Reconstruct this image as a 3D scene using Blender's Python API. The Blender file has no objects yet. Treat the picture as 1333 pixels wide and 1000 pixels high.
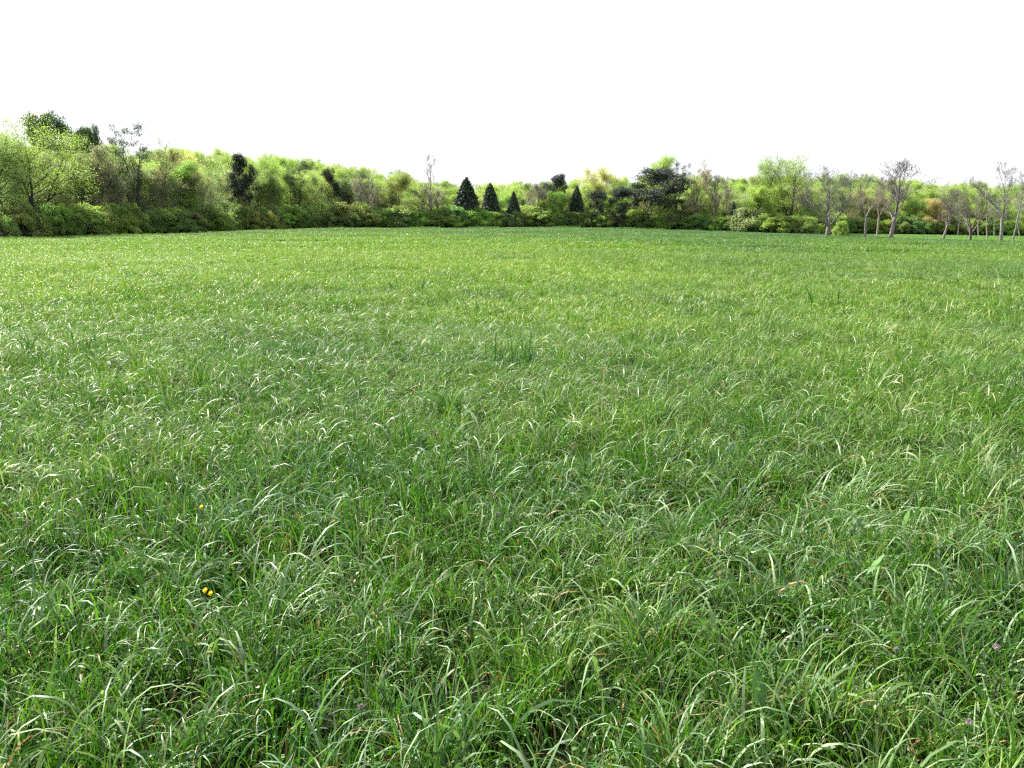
import bpy, math, random
import numpy as np
from math import pi, sin, cos, radians

S = bpy.context.scene
C = S.collection

# ------------------------------------------------------------------ camera, sky, sun, exposure
CAM_Z = 1.65
F = 1155.0                       # focal length in pixels of the 1333 px wide photograph
HOR = 285.0                      # row of the true horizon
PITCH = math.atan((500 - HOR) / F)
KU = F / cos(PITCH)
KV = F / cos(PITCH) ** 2
cd = bpy.data.cameras.new('camera'); cam = bpy.data.objects.new('camera', cd); C.objects.link(cam)
cam.location = (0, 0, CAM_Z); cam.rotation_euler = (pi / 2 - PITCH, 0, 0)
cd.sensor_width = 36; cd.lens = 36 * F / 1333
cd.clip_start = 0.05; cd.clip_end = 6000
S.camera = cam

SUN_EL, SUN_AZ = 43, -50         # azimuth from the view axis (+Y), negative = to the left
w = bpy.data.worlds.new('World'); S.world = w; w.use_nodes = True
nt = w.node_tree; nt.nodes.clear()
out = nt.nodes.new('ShaderNodeOutputWorld'); bg = nt.nodes.new('ShaderNodeBackground')
sky = nt.nodes.new('ShaderNodeTexSky'); sky.sky_type = 'NISHITA'; sky.sun_disc = False
sky.sun_elevation = radians(SUN_EL); sky.sun_rotation = radians(SUN_AZ)
sky.dust_density = 3.0; sky.air_density = 1.0
veil = nt.nodes.new('ShaderNodeMix'); veil.data_type = 'RGBA'; veil.inputs[0].default_value = 0.8   # thin white cloud all over
veil.inputs[7].default_value = (5.6, 5.8, 6.2, 1)
nt.links.new(sky.outputs[0], veil.inputs[6]); nt.links.new(veil.outputs[2], bg.inputs[0])
bg.inputs[1].default_value = 0.068
nt.links.new(bg.outputs[0], out.inputs[0])
sd = bpy.data.lights.new('sun', 'SUN'); sun = bpy.data.objects.new('sun', sd); C.objects.link(sun)
sd.energy = 5.0; sd.angle = radians(0.6); sd.color = (1, 0.95, 0.86)
from mathutils import Vector
sdir = Vector((sin(radians(SUN_AZ)) * cos(radians(SUN_EL)), cos(radians(SUN_AZ)) * cos(radians(SUN_EL)), sin(radians(SUN_EL))))
sun.rotation_euler = sdir.to_track_quat('Z', 'Y').to_euler()
S.view_settings.view_transform = 'Standard'; S.view_settings.look = 'None'
S.view_settings.exposure = 1.85; S.view_settings.gamma = 1.0; S.view_settings.use_curve_mapping = False
S.render.engine = 'CYCLES'
S.cycles.max_bounces = 5; S.cycles.diffuse_bounces = 2; S.cycles.glossy_bounces = 2
S.cycles.transmission_bounces = 5; S.cycles.transparent_max_bounces = 8
S.cycles.use_adaptive_sampling = True; S.cycles.adaptive_threshold = 0.015
S.cycles.use_denoising = False
S.cycles.caustics_reflective = False; S.cycles.caustics_refractive = False
S.cycles.pixel_filter_type = 'BLACKMAN_HARRIS'; S.cycles.filter_width = 1.3

rng = np.random.default_rng(7)
random.seed(7)

# ------------------------------------------------------------------ the lie of the land
UK = [-700, -400, 0, 200, 400, 740, 900, 1060, 1160, 1330, 1800, 2200]
RK = [85, 88, 95, 115, 145, 170, 165, 150, 130, 112, 104, 100]       # distance of the field's rim
ROWR = [316, 313, 309, 304, 296, 295, 299, 305, 309, 313.5, 318, 320]
EK_U = [-700, -400, 0, 200, 400, 740, 900, 1060, 1105, 1330, 2200]
EK = [88, 91, 98, 118, 148, 173, 168, 154, 186, 186, 186]             # distance of the wood's edge
ROWE = [316, 313, 309, 304, 296, 295, 299, 304.5, 304.0, 307.5, 310]
SK_U = [-700, 0, 60, 150, 230, 320, 400, 480, 540, 600, 700, 790, 880, 960, 1060, 1150, 1210, 1290, 1400, 2200]
SKROW = [178, 190, 190, 194, 199, 207, 213, 224, 233, 241, 243, 235, 234, 236, 232, 236, 240, 243, 243, 240]

def rim(u): return np.interp(u, UK, RK)
def edge(u): return np.interp(u, EK_U, EK)
def zrow(row, d): return CAM_Z - (np.asarray(row) - HOR) / KV * d
def lowfreq(x, y):
    return (np.sin(x * .21 + 1.3) * np.sin(y * .17 + .4) + .6 * np.sin(x * .09 - y * .13 + 2.1) + .35 * np.sin(x * .52 + y * .31))
def ground_z(x, y):
    x = np.asarray(x, float); y = np.asarray(y, float)
    yy = np.maximum(y, 1.0)
    u = np.clip(666 + KU * x / yy, -700, 2200)
    d = np.maximum(y, 0)
    R = rim(u); E = edge(u)
    z1 = zrow(np.interp(u, UK, ROWR), R) - .30
    z2 = zrow(np.interp(u, EK_U, ROWE), E) - np.where(u > 1080, .0, .30)
    t = np.clip(d / R, 0, 1)
    z = z1 * t * t
    k = np.clip((d - R) / np.maximum(E - R, 1), 0, 1)
    z = z + (z2 - z1) * k
    sk = np.interp(u, SK_U, SKROW)
    dfar = E + 150
    zf = np.maximum(zrow(sk, dfar) - 10.0, z2)
    k2 = np.clip((d - E - 12) / 138, 0, 1); k2 = k2 * k2 * (3 - 2 * k2)
    z = z + (zf - z2) * k2
    z = z + .05 * lowfreq(x, y) * np.clip(d / 12, 0, 1) * np.clip(1.6 - d / 120, .2, 1)
    return z
def wx(u, d): return (u - 666) / KU * d

# ------------------------------------------------------------------ node helpers and materials
def newmat(name):
    m = bpy.data.materials.new(name); m.use_nodes = True
    m.node_tree.nodes.clear(); return m, m.node_tree
def N(t, kind, **kw):
    n = t.nodes.new(kind)
    for k, v in kw.items(): setattr(n, k, v)
    return n
def L(t, a, b): t.links.new(a, b)
def setc(s, v):
    s.default_value = (v[0], v[1], v[2], 1) if len(v) == 3 else v
def mixc(t, fac, a, b, blend='MIX'):
    m = N(t, 'ShaderNodeMix', data_type='RGBA', blend_type=blend)
    if isinstance(fac, (int, float)): m.inputs[0].default_value = fac
    else: L(t, fac, m.inputs[0])
    for s, v in ((m.inputs[6], a), (m.inputs[7], b)):
        if isinstance(v, (tuple, list)): setc(s, v)
        else: L(t, v, s)
    return m.outputs[2]
def ramp(t, fac, stops, interp='LINEAR'):
    r = N(t, 'ShaderNodeValToRGB'); r.color_ramp.interpolation = interp
    e = r.color_ramp.elements
    while len(e) < len(stops): e.new(.5)
    for q, (p, c) in zip(e, stops): q.position = p; q.color = (c[0], c[1], c[2], 1)
    L(t, fac, r.inputs[0]); return r.outputs[0]
def noise(t, vec, scale, detail=3, rough=.55):
    n = N(t, 'ShaderNodeTexNoise'); n.inputs['Scale'].default_value = scale
    n.inputs['Detail'].default_value = detail; n.inputs['Roughness'].default_value = rough
    if vec is not None: L(t, vec, n.inputs['Vector'])
    return n.outputs['Fac']
def mrange(t, v, a, b, c=0., d=1.):
    m = N(t, 'ShaderNodeMapRange'); L(t, v, m.inputs[0])
    for i, q in enumerate((a, b, c, d)): m.inputs[i + 1].default_value = q
    return m.outputs[0]
def math_(t, op, a, b=None):
    m = N(t, 'ShaderNodeMath', operation=op)
    for s, v in ((m.inputs[0], a), (m.inputs[1], b)):
        if v is None: continue
        if isinstance(v, (int, float)): s.default_value = v
        else: L(t, v, s)
    return m.outputs[0]
def leafy(t, col, tcol, rough, spec, trans):
    p = N(t, 'ShaderNodeBsdfPrincipled'); L(t, col, p.inputs['Base Color'])
    p.inputs['Roughness'].default_value = rough; p.inputs['Specular IOR Level'].default_value = spec
    tr = N(t, 'ShaderNodeBsdfTranslucent'); L(t, tcol, tr.inputs[0])
    mx = N(t, 'ShaderNodeMixShader'); mx.inputs[0].default_value = trans
    L(t, p.outputs[0], mx.inputs[1]); L(t, tr.outputs[0], mx.inputs[2])
    o = N(t, 'ShaderNodeOutputMaterial'); L(t, mx.outputs[0], o.inputs[0])

def field_tint(t):
    """patches of yellower and bluer grass over the field, by place in the field"""
    g = N(t, 'ShaderNodeNewGeometry')
    n1 = noise(t, g.outputs['Position'], .055, 3, .6)
    n2 = noise(t, g.outputs['Position'], .45, 3, .6)
    sx = N(t, 'ShaderNodeSeparateXYZ'); L(t, g.outputs['Position'], sx.inputs[0])
    # yellower, brighter colour towards the left middle of the field
    lf = mrange(t, sx.outputs[0], 16, -16, 0, 1)
    nr = mrange(t, sx.outputs[1], 2, 38, 0, 1)
    fr = mrange(t, sx.outputs[1], 110, 50, 0.2, 1)
    k = math_(t, 'MULTIPLY', math_(t, 'MULTIPLY', math_(t, 'ADD', math_(t, 'MULTIPLY', lf, 1.15), .16), nr), fr)
    v = math_(t, 'ADD', mrange(t, n1, .35, .65, -.42, .42), mrange(t, n2, .3, .7, -.28, .28))
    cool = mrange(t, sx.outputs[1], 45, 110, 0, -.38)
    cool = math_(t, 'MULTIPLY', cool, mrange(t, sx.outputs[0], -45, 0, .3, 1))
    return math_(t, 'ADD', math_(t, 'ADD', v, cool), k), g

def grass_material(name='grass_blades', gain=None):
    m, t = newmat(name)
    a = N(t, 'ShaderNodeVertexColor', layer_name='leafdata')
    s = N(t, 'ShaderNodeSeparateColor'); L(t, a.outputs['Color'], s.inputs[0])
    rnd, along, typ = s.outputs[0], s.outputs[1], s.outputs[2]
    green = ramp(t, rnd, [(0, (.008, .042, .004)), (.4, (.030, .108, .008)), (.75, (.072, .175, .016)), (1, (.12, .23, .035))])
    glau = ramp(t, rnd, [(0, (.045, .12, .04)), (.5, (.12, .215, .095)), (1, (.29, .37, .23))])  # glaucous blades, colour raised to stand in for the sheen on arched tops
    straw = ramp(t, rnd, [(0, (.16, .07, .02)), (.4, (.30, .17, .06)), (1, (.42, .34, .19))])
    c = mixc(t, math_(t, 'GREATER_THAN', typ, .35), green, glau)
    tint, g = field_tint(t)
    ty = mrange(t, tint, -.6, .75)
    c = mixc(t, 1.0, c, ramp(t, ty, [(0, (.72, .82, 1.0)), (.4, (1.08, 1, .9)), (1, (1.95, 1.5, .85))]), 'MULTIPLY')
    c = mixc(t, math_(t, 'GREATER_THAN', typ, .75), c, straw)
    if gain: c = mixc(t, 1.0, c, gain, 'MULTIPLY')
    # dark olive bases deepen the shade between blades, sometimes browned tips
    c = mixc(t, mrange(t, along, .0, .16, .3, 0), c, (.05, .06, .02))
    tip = math_(t, 'MULTIPLY', mrange(t, along, .86, 1, 0, .8), math_(t, 'GREATER_THAN', math_(t, 'FRACT', math_(t, 'MULTIPLY', rnd, 37.0)), .72))
    c = mixc(t, tip, c, (.36, .24, .10))
    tc = mixc(t, 1.0, c, mixc(t, math_(t, 'GREATER_THAN', typ, .35), (1.35, 1.5, .45), (.85, .95, .4)), 'MULTIPLY')
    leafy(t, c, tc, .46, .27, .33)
    return m

def leaf_material(name, use_random=False):
    m, t = newmat(name)
    a = N(t, 'ShaderNodeVertexColor', layer_name='leafdata')
    s = N(t, 'ShaderNodeSeparateColor'); L(t, a.outputs['Color'], s.inputs[0])
    oi = N(t, 'ShaderNodeObjectInfo')
    if use_random:
        col = ramp(t, oi.outputs['Random'], [(0, (.17, .24, .06)), (.16, (.21, .28, .07)), (.3, (.23, .28, .10)), (.42, (.14, .19, .06)),
                                             (.55, (.23, .30, .08)), (.66, (.21, .24, .12)), (.78, (.19, .27, .07)), (.92, (.08, .12, .04)), (1, (.22, .27, .09))], 'CONSTANT')
    else: col = oi.outputs['Color']
    v = ramp(t, s.outputs[0], [(0, (.8, .82, .82)), (.5, (1, 1, 1)), (1, (1.25, 1.18, 1.1))])
    c = mixc(t, 1.0, col, v, 'MULTIPLY')
    clump = ramp(t, s.outputs[1], [(0, (.72, .8, .8)), (1, (1.25, 1.15, 1.05))])
    c = mixc(t, 1.0, c, clump, 'MULTIPLY')
    c = mixc(t, 1.0, c, (1.45, 1.45, 1.75), 'MULTIPLY')
    tc = mixc(t, 1.0, c, (1.12, 1.28, .7), 'MULTIPLY')
    leafy(t, c, tc, .6, .2, .48)
    return m

def needle_material():
    m, t = newmat('dark_needles')
    a = N(t, 'ShaderNodeVertexColor', layer_name='leafdata')
    s = N(t, 'ShaderNodeSeparateColor'); L(t, a.outputs['Color'], s.inputs[0])
    oi = N(t, 'ShaderNodeObjectInfo')
    v = ramp(t, s.outputs[0], [(0, (.6, .65, .75)), (.5, (1, 1, 1)), (1, (1.5, 1.35, 1.1))])
    c = mixc(t, 1.0, oi.outputs['Color'], v, 'MULTIPLY')
    leafy(t, c, c, .6, .25, .15)
    return m

def bark_material():
    m, t = newmat('bark')
    oi = N(t, 'ShaderNodeObjectInfo'); tc = N(t, 'ShaderNodeTexCoord')
    n = noise(t, tc.outputs['Object'], 3.0, 5, .7)
    v = ramp(t, n, [(.3, (.6, .6, .6)), (.7, (1.35, 1.3, 1.25))])
    c = mixc(t, 1.0, oi.outputs['Color'], v, 'MULTIPLY')
    p = N(t, 'ShaderNodeBsdfPrincipled'); L(t, c, p.inputs['Base Color']); p.inputs['Roughness'].default_value = .85
    p.inputs['Specular IOR Level'].default_value = .2
    b = N(t, 'ShaderNodeBump'); b.inputs['Distance'].default_value = .03; L(t, n, b.inputs['Height']); L(t, b.outputs[0], p.inputs['Normal'])
    o = N(t, 'ShaderNodeOutputMaterial'); L(t, p.outputs[0], o.inputs[0])
    return m

def ground_material():
    m, t = newmat('field_soil')
    tint, g = field_tint(t)
    n = noise(t, g.outputs['Position'], 6, 5, .7)
    c = ramp(t, n, [(.3, (.010, .012, .005)), (.55, (.02, .03, .009)), (.75, (.035, .035, .015))])
    far = mixc(t, mrange(t, noise(t, g.outputs['Position'], .9, 4, .6), .3, .7), (.07, .16, .035), (.15, .25, .06))
    sx = N(t, 'ShaderNodeSeparateXYZ'); L(t, g.outputs['Position'], sx.inputs[0])
    # mown turf beyond the tall grass
    va = N(t, 'ShaderNodeVertexColor', layer_name='leafdata'); vs = N(t, 'ShaderNodeSeparateColor'); L(t, va.outputs['Color'], vs.inputs[0])
    c = mixc(t, vs.outputs[1], c, far)
    c = mixc(t, vs.outputs[0], c, (.05, .042, .022))
    p = N(t, 'ShaderNodeBsdfPrincipled'); L(t, c, p.inputs['Base Color']); p.inputs['Roughness'].default_value = .95
    p.inputs['Specular IOR Level'].default_value = .1
    b = N(t, 'ShaderNodeBump'); b.inputs['Distance'].default_value = .05; L(t, n, b.inputs['Height']); L(t, b.outputs[0], p.inputs['Normal'])
    o = N(t, 'ShaderNodeOutputMaterial'); L(t, p.outputs[0], o.inputs[0])
    return m

def plain(name, col, rough=.6, trans=0.0):
    m, t = newmat(name)
    g = N(t, 'ShaderNodeTexCoord')
    n = noise(t, g.outputs['Object'], 90, 3)
    c = mixc(t, 1.0, col, ramp(t, n, [(.3, (.8, .8, .8)), (.7, (1.2, 1.2, 1.2))]), 'MULTIPLY')
    leafy(t, c, c, rough, .35, trans); return m

MG = grass_material(); MG2 = grass_material('mown_turf', (1.45, 1.3, 1.1)); ML = leaf_material('spring_leaves'); MN = needle_material(); MB = bark_material(); MS = ground_material()
MFAR = leaf_material('far_wood_leaves', True)

# ------------------------------------------------------------------ mesh helpers
def mesh_np(name, V, Fq, data=None, mats=(), mat_index=None, smooth=False):
    """V (n,3); Fq (m,k) faces of k corners each (k = 3 or 4) or a list of such arrays"""
    me = bpy.data.meshes.new(name)
    blocks = Fq if isinstance(Fq, list) else [Fq]
    blocks = [b for b in blocks if len(b)]
    idx = np.concatenate([b.ravel() for b in blocks]).astype(np.int32)
    cnt = np.concatenate([np.full(len(b), b.shape[1]) for b in blocks]).astype(np.int32)
    me.vertices.add(len(V)); me.vertices.foreach_set('co', np.asarray(V, np.float32).ravel())
    me.loops.add(len(idx)); me.loops.foreach_set('vertex_index', idx)
    me.polygons.add(len(cnt)); st = np.zeros(len(cnt), np.int32); st[1:] = np.cumsum(cnt)[:-1]
    me.polygons.foreach_set('loop_start', st); me.polygons.foreach_set('loop_total', cnt)
    for m in mats: me.materials.append(m)
    if mat_index is not None: me.polygons.foreach_set('material_index', np.asarray(mat_index, np.int32))
    me.polygons.foreach_set('use_smooth', np.full(len(cnt), bool(smooth)))
    me.update(calc_edges=True)
    if data is not None:
        at = me.color_attributes.new('leafdata', 'FLOAT_COLOR', 'POINT')
        d = np.ones((len(V), 4), np.float32); d[:, :3] = data
        at.data.foreach_set('color', d.ravel())
    me.validate(); return me
def link(name, me, parent=None, loc=None):
    o = bpy.data.objects.new(name, me); C.objects.link(o)
    if parent is not None: o.parent = parent
    if loc is not None: o.location = loc
    return o
def tag(o, label=None, cat=None, group=None, kind=None):
    if label: o['label'] = label
    if cat: o['category'] = cat
    if group: o['group'] = group
    if kind: o['kind'] = kind
    return o

def tubes(polys, rads, sides):
    """polys: list of (k,3) arrays -> verts, quads"""
    Vs, Fs, base = [], [], 0
    for P, r, ns in zip(polys, rads, sides):
        k = len(P)
        T = np.gradient(P, axis=0); T /= np.linalg.norm(T, axis=1)[:, None] + 1e-9
        ref = np.array([0, 0, 1.]) if abs(T[0, 2]) < .8 else np.array([1., 0, 0])
        A = np.cross(T, ref); A /= np.linalg.norm(A, axis=1)[:, None] + 1e-9
        B = np.cross(T, A)
        an = np.arange(ns) * 2 * pi / ns
        ring = A[:, None, :] * np.cos(an)[None, :, None] + B[:, None, :] * np.sin(an)[None, :, None]
        V = P[:, None, :] + ring * np.asarray(r)[:, None, None]
        Vs.append(V.reshape(-1, 3))
        i = np.arange(k - 1)[:, None] * ns; j = np.arange(ns)[None, :]; j2 = (j + 1) % ns
        q = np.stack([i + j, i + j2, i + ns + j2, i + ns + j], -1).reshape(-1, 4) + base
        Fs.append(q); base += k * ns
    return np.concatenate(Vs), np.concatenate(Fs)

def leaves(P, size, r, clump, up=.8, aspect=.6):
    """rhombic leaf sprays at points P"""
    n = len(P)
    a = r.normal(size=(n, 3)); a[:, 2] -= .15; a /= np.linalg.norm(a, axis=1)[:, None]
    nn = r.normal(size=(n, 3)); nn[:, 2] = np.abs(nn[:, 2]) + up
    b = np.cross(nn, a); b /= np.linalg.norm(b, axis=1)[:, None] + 1e-9
    s = (size * r.uniform(.6, 1.4, n))[:, None]
    V = np.stack([P - a * s * .5, P + b * s * aspect * .5 + a * s * .05, P + a * s * .5, P - b * s * aspect * .5 + a * s * .05], 1).reshape(-1, 3)
    Fq = np.arange(n * 4).reshape(n, 4)
    d = np.zeros((n, 3)); d[:, 0] = r.random(n); d[:, 1] = clump
    return V, Fq, np.repeat(d, 4, axis=0)

# ------------------------------------------------------------------ tree skeletons
def unit(v): return v / (np.linalg.norm(v) + 1e-9)
def grow(r, H=10., R=3.5, r0=.16, clear=.25, nlimb=12, nb=6, nt_=5, nt2=0, leaders=1, split=.12, splay=.35, ang=50, up=.25, prof='round', wig=.1, limb_t0=None):
    P, Rd, Sd = [], [], []; tw = []
    def poly(p, d, Ln, rr, k, upk, wg, taper=.15):
        pts = [p]; q = p.copy(); dd = d.copy()
        for i in range(k):
            dd = unit(dd + r.normal(size=3) * wg + np.array([0, 0, upk / k]))
            q = q + dd * Ln / k; pts.append(q)
        pts = np.array(pts); rad = rr * (1 - np.linspace(0, 1, k + 1) * (1 - taper))
        return pts, rad
    def side(d, a_deg):
        v = r.normal(size=3); v = unit(v - d * v.dot(d)); a = radians(a_deg)
        return unit(d * cos(a) + v * sin(a))
    def at(pts, t):
        f = t * (len(pts) - 1); i = min(int(f), len(pts) - 2); k = f - i
        return pts[i] * (1 - k) + pts[i + 1] * k, unit(pts[i + 1] - pts[i])
    trunks = []
    if leaders == 1:
        pts, rad = poly(np.zeros(3), np.array([0, 0, 1.]), H, r0, 9, .3, wig * .6, .12)
        pts[:, 2] *= H / pts[-1, 2]
        P.append(pts); Rd.append(rad); Sd.append(6); trunks.append((pts, rad, clear))
    else:
        h0 = H * split
        pts, rad = poly(np.zeros(3), np.array([0, 0, 1.]), h0, r0, 3, .2, .04, .85)
        P.append(pts); Rd.append(rad); Sd.append(7); a0 = r.uniform(0, 6)
        for i in range(leaders):
            a = a0 + i * 2 * pi / leaders + r.normal() * .3
            sp = splay * r.uniform(.6, 1.35)
            d = unit(np.array([cos(a) * sp, sin(a) * sp, 1]))
            q, rad = poly(pts[-1], d, (H - h0) * r.uniform(.85, 1.05), r0 * .52, 8, .5, wig, .12)
            P.append(q); Rd.append(rad); Sd.append(5); trunks.append((q, rad, max(.12, clear - split)))
    for pts, rad, cl in trunks:
        n1 = max(4, int(nlimb / len(trunks) ** .6))
        for i in range(n1):
            t = cl + (1 - cl) * ((i + r.random()) / n1) ** .9
            t = min(t, .97)
            s = (t - cl) / (1 - cl)
            if prof == 'round': L1 = R * (.55 + .9 * math.sqrt(max(0, 1 - (s * 1.25 - .45) ** 2)) - .25)
            elif prof == 'vase': L1 = R * (.75 + .25 * s) * (1 if s < .8 else .7)
            elif prof == 'cone': L1 = R * (1.05 - s)
            else: L1 = R * (.9 - .35 * s)
            L1 *= r.uniform(.75, 1.15) * (1 if len(trunks) == 1 else .78)
            p0, d0 = at(pts, t)
            d1 = side(d0, ang * r.uniform(.75, 1.2) * (1 - .3 * s))
            rr = np.interp(t, np.linspace(0, 1, len(rad)), rad) * .62
            q1, ra1 = poly(p0, d1, L1, rr, 5, up, wig * 1.3)
            P.append(q1); Rd.append(ra1); Sd.append(4)
            for j in range(nb):
                t2 = .2 + .8 * (j + r.random()) / nb; t2 = min(t2, .98)
                p2, d2 = at(q1, t2); L2 = L1 * .5 * (1.15 - .6 * t2) * r.uniform(.7, 1.2)
                q2, ra2 = poly(p2, side(d2, 42 * r.uniform(.7, 1.3)), L2, max(rr * .4 * (1.1 - .5 * t2), .011), 4, up, wig * 1.6, .3)
                P.append(q2); Rd.append(ra2); Sd.append(3)
                for k in range(nt_):
                    t3 = .15 + .85 * (k + r.random()) / nt_; t3 = min(t3, .98)
                    p3, d3 = at(q2, t3); L3 = L2 * .5 * r.uniform(.6, 1.2)
                    q3, ra3 = poly(p3, side(d3, 38 * r.uniform(.6, 1.4)), L3, .014, 3, up, wig * 1.6, .5)
                    P.append(q3); Rd.append(ra3); Sd.append(3); tw.append((q3[1:], i * 31 + j))
                    for m_ in range(nt2):
                        p4, d4 = at(q3, r.uniform(.15, .95))
                        q4, ra4 = poly(p4, side(d4, 35 * r.uniform(.6, 1.4)), L3 * .6 * r.uniform(.6, 1.3), .011, 2, up, wig * 1.5, .6)
                        P.append(q4); Rd.append(ra4); Sd.append(3)
    return P, Rd, Sd, tw

def proto_tree(name, seed, nleaf=0, lsize=.16, sig=.16, matl=None, patchy=1.0, **kw):
    r = np.random.default_rng(seed)
    P, Rd, Sd, tw = grow(r, **kw)
    V, Fq = tubes(P, Rd, Sd)
    hi = V[:, 2].max(); ext = np.percentile(np.hypot(V[:, 0], V[:, 1]), 97)
    wood = (V, Fq)
    lv = None
    if nleaf:
        pts = np.concatenate([q for q, g in tw]); gid = np.concatenate([np.full(len(q), g) for q, g in tw])
        ug = np.unique(gid); wt = dict(zip(ug, r.random(len(ug)) ** patchy + .05)); cb = dict(zip(ug, r.random(len(ug))))
        wv = np.array([wt[g] for g in gid]); wv /= wv.sum()
        pick = r.choice(len(pts), nleaf, p=wv)
        Q = pts[pick] + r.normal(size=(nleaf, 3)) * sig
        lv = leaves(Q, lsize, r, np.array([cb[g] for g in gid[pick]]))
    if nleaf > 2000:
        hi = np.percentile(Q[:, 2], 97); ext = np.percentile(np.hypot(Q[:, 0], Q[:, 1]), 90)
    else: hi = np.percentile(V[:, 2], 98); ext = np.percentile(np.hypot(V[:, 0], V[:, 1]), 88)
    return dict(name=name, wood=wood, leaf=lv, H=hi, R=ext, mat=matl or ML)

def blobs(r, centers, radii, n, flat=.75, shell=.5):
    """points on and inside clumps"""
    w_ = radii ** 2; w_ = w_ / w_.sum(); c = r.choice(len(centers), n, p=w_)
    v = r.normal(size=(n, 3)); v /= np.linalg.norm(v, axis=1)[:, None]
    rad = radii[c] * (shell + (1 - shell) * r.random(n) ** .5) * r.uniform(.8, 1.15, n)
    v[:, 2] *= flat
    return centers[c] + v * rad[:, None], c

def proto_cedar(name, seed, H=7., R=2.0, n=14000, lump=.2):
    r = np.random.default_rng(seed)
    k = 260                                    # upswept sprays on an ovate cone
    h = r.random(k) ** .85 * .96 + .03
    rad = R * (1 - h) ** .6 * np.minimum(1, .7 + h * 2)
    az = r.uniform(0, 2 * pi, k); rr = rad * r.random(k) ** .4 * (1 + lump * np.sin(az * 3 + h * 9 + seed))
    cen = np.stack([np.cos(az) * rr, np.sin(az) * rr, h * H + .35], 1)
    br = np.clip(.34 * (1.15 - h), .1, .4) * (R / 2)
    nb_ = n // 3; Q0, c0 = blobs(r, cen * np.array([1.08, 1.08, 1]), br * 1.1, nb_, 1.3, .1); Q0[:, 2] = np.maximum(Q0[:, 2], .15)
    hh = r.random(n * 2); pr = R * (1 - hh) ** .62 * np.minimum(1, .7 + hh * 1.3)
    kk = r.random(n * 2) < pr / R + .08; hh = hh[kk][:n]; pr = pr[kk][:n]; aa = r.uniform(0, 2 * pi, len(hh))
    bump = 1 + .10 * np.sin(aa * 4 + hh * 9 + seed) + .08 * np.sin(aa * 7 - hh * 23 + seed) + .05 * np.sin(aa * 3 + hh * 41) + r.normal(size=len(hh)) * .09
    q = pr * bump * np.where(r.random(len(hh)) < .75, 1, r.random(len(hh)) ** .5)
    Q = np.concatenate([np.stack([np.cos(aa) * q, np.sin(aa) * q, hh * H + .15], 1), Q0]); c = np.concatenate([(aa * 6 + hh * 30).astype(int) % k, c0])
    tipn = 260; tz = r.random(tipn); tip = np.stack([r.normal(size=tipn) * .09 * (1 - tz), r.normal(size=tipn) * .09 * (1 - tz), H * (.93 + .06 * tz)], 1)
    Q = np.concatenate([Q, tip]); cl = np.concatenate([r.random(k)[c], r.random(tipn)])
    lv = leaves(Q, .25, r, cl, aspect=.5)
    P = [np.array([[0, 0, 0], [0, 0, H * .5], [0, 0, H * .95]])]; Rd = [np.array([.14, .08, .02])]; Sd = [6]
    for i in range(40):
        z = H * r.uniform(.08, .85); a = r.uniform(0, 6.3); q = R * (1 - z / H) * .8
        P.append(np.array([[0, 0, z], [cos(a) * q * .5, sin(a) * q * .5, z + .15], [cos(a) * q, sin(a) * q, z + .5]])); Rd.append(np.array([.03, .02, .008])); Sd.append(3)
    return dict(name=name, wood=tubes(P, Rd, Sd), leaf=lv, H=H * 1.02, R=R, mat=MN)

def proto_clumpy(name, seed, nleaf=9000, lsize=.17, crad=.55, mat=None, twigs=True, **kw):
    """dark evergreen with foliage held in separate rounded clumps at the branch ends"""
    r = np.random.default_rng(seed)
    kw.setdefault('nt_', 3); P, Rd, Sd, tw = grow(r, **kw)
    cen = np.array([q[-1] for q, g in tw]); keep = r.random(len(cen)) < .55; cen = cen[keep]
    rad = crad * r.uniform(.5, 1.2, len(cen))
    Q, c = blobs(r, cen, rad, nleaf, .6, .35)
    lv = leaves(Q, lsize, r, r.random(len(cen))[c], aspect=.45)
    V, Fq = tubes(P, Rd, Sd)
    return dict(name=name, wood=(V, Fq), leaf=lv, H=np.percentile(Q[:, 2], 98), R=np.percentile(np.hypot(Q[:, 0], Q[:, 1]), 90), mat=mat or MN)

def proto_shrub(name, seed, H=3., R=2.3, n=9000, lsize=.14, stems=26, nblob=60):
    r = np.random.default_rng(seed)
    th = r.uniform(0, 2 * pi, nblob); ph = r.random(nblob) ** .7
    rr = R * np.sqrt(1 - (ph * .92) ** 2) * r.uniform(.35, .9, nblob)
    cen = np.stack([np.cos(th) * rr, np.sin(th) * rr, .25 + ph * (H - .7) * r.uniform(.75, 1.08, nblob)], 1)
    rad = r.uniform(.3, .62, nblob)
    Q, c = blobs(r, cen, rad, n, .8, .3); Q[:, 2] = np.abs(Q[:, 2] - .02) + .02
    lv = leaves(Q, lsize, r, r.random(nblob)[c])
    P, Rd, Sd = [], [], []
    for i in range(stems):
        c_ = cen[r.integers(nblob)] + r.normal(size=3) * .2; b = np.array([r.normal() * .25, r.normal() * .25, 0])
        m1 = b * .5 + c_ * .5 + np.array([0, 0, .25]) + r.normal(size=3) * .1
        e = c_ + (c_ - b) * .18 * r.random() + np.array([0, 0, .25])
        P.append(np.array([b, b * .75 + m1 * .25 + r.normal(size=3) * .03, m1, c_, e])); Rd.append(np.array([.035, .03, .022, .014, .006])); Sd.append(4)
        for j in range(3):
            s0 = c_ + r.normal(size=3) * .1; P.append(np.array([m1, s0, s0 + r.normal(size=3) * .25 + np.array([0, 0, .3])])); Rd.append(np.array([.014, .01, .005])); Sd.append(3)
    return dict(name=name, wood=tubes(P, Rd, Sd), leaf=lv, H=H, R=R, mat=ML)

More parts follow.
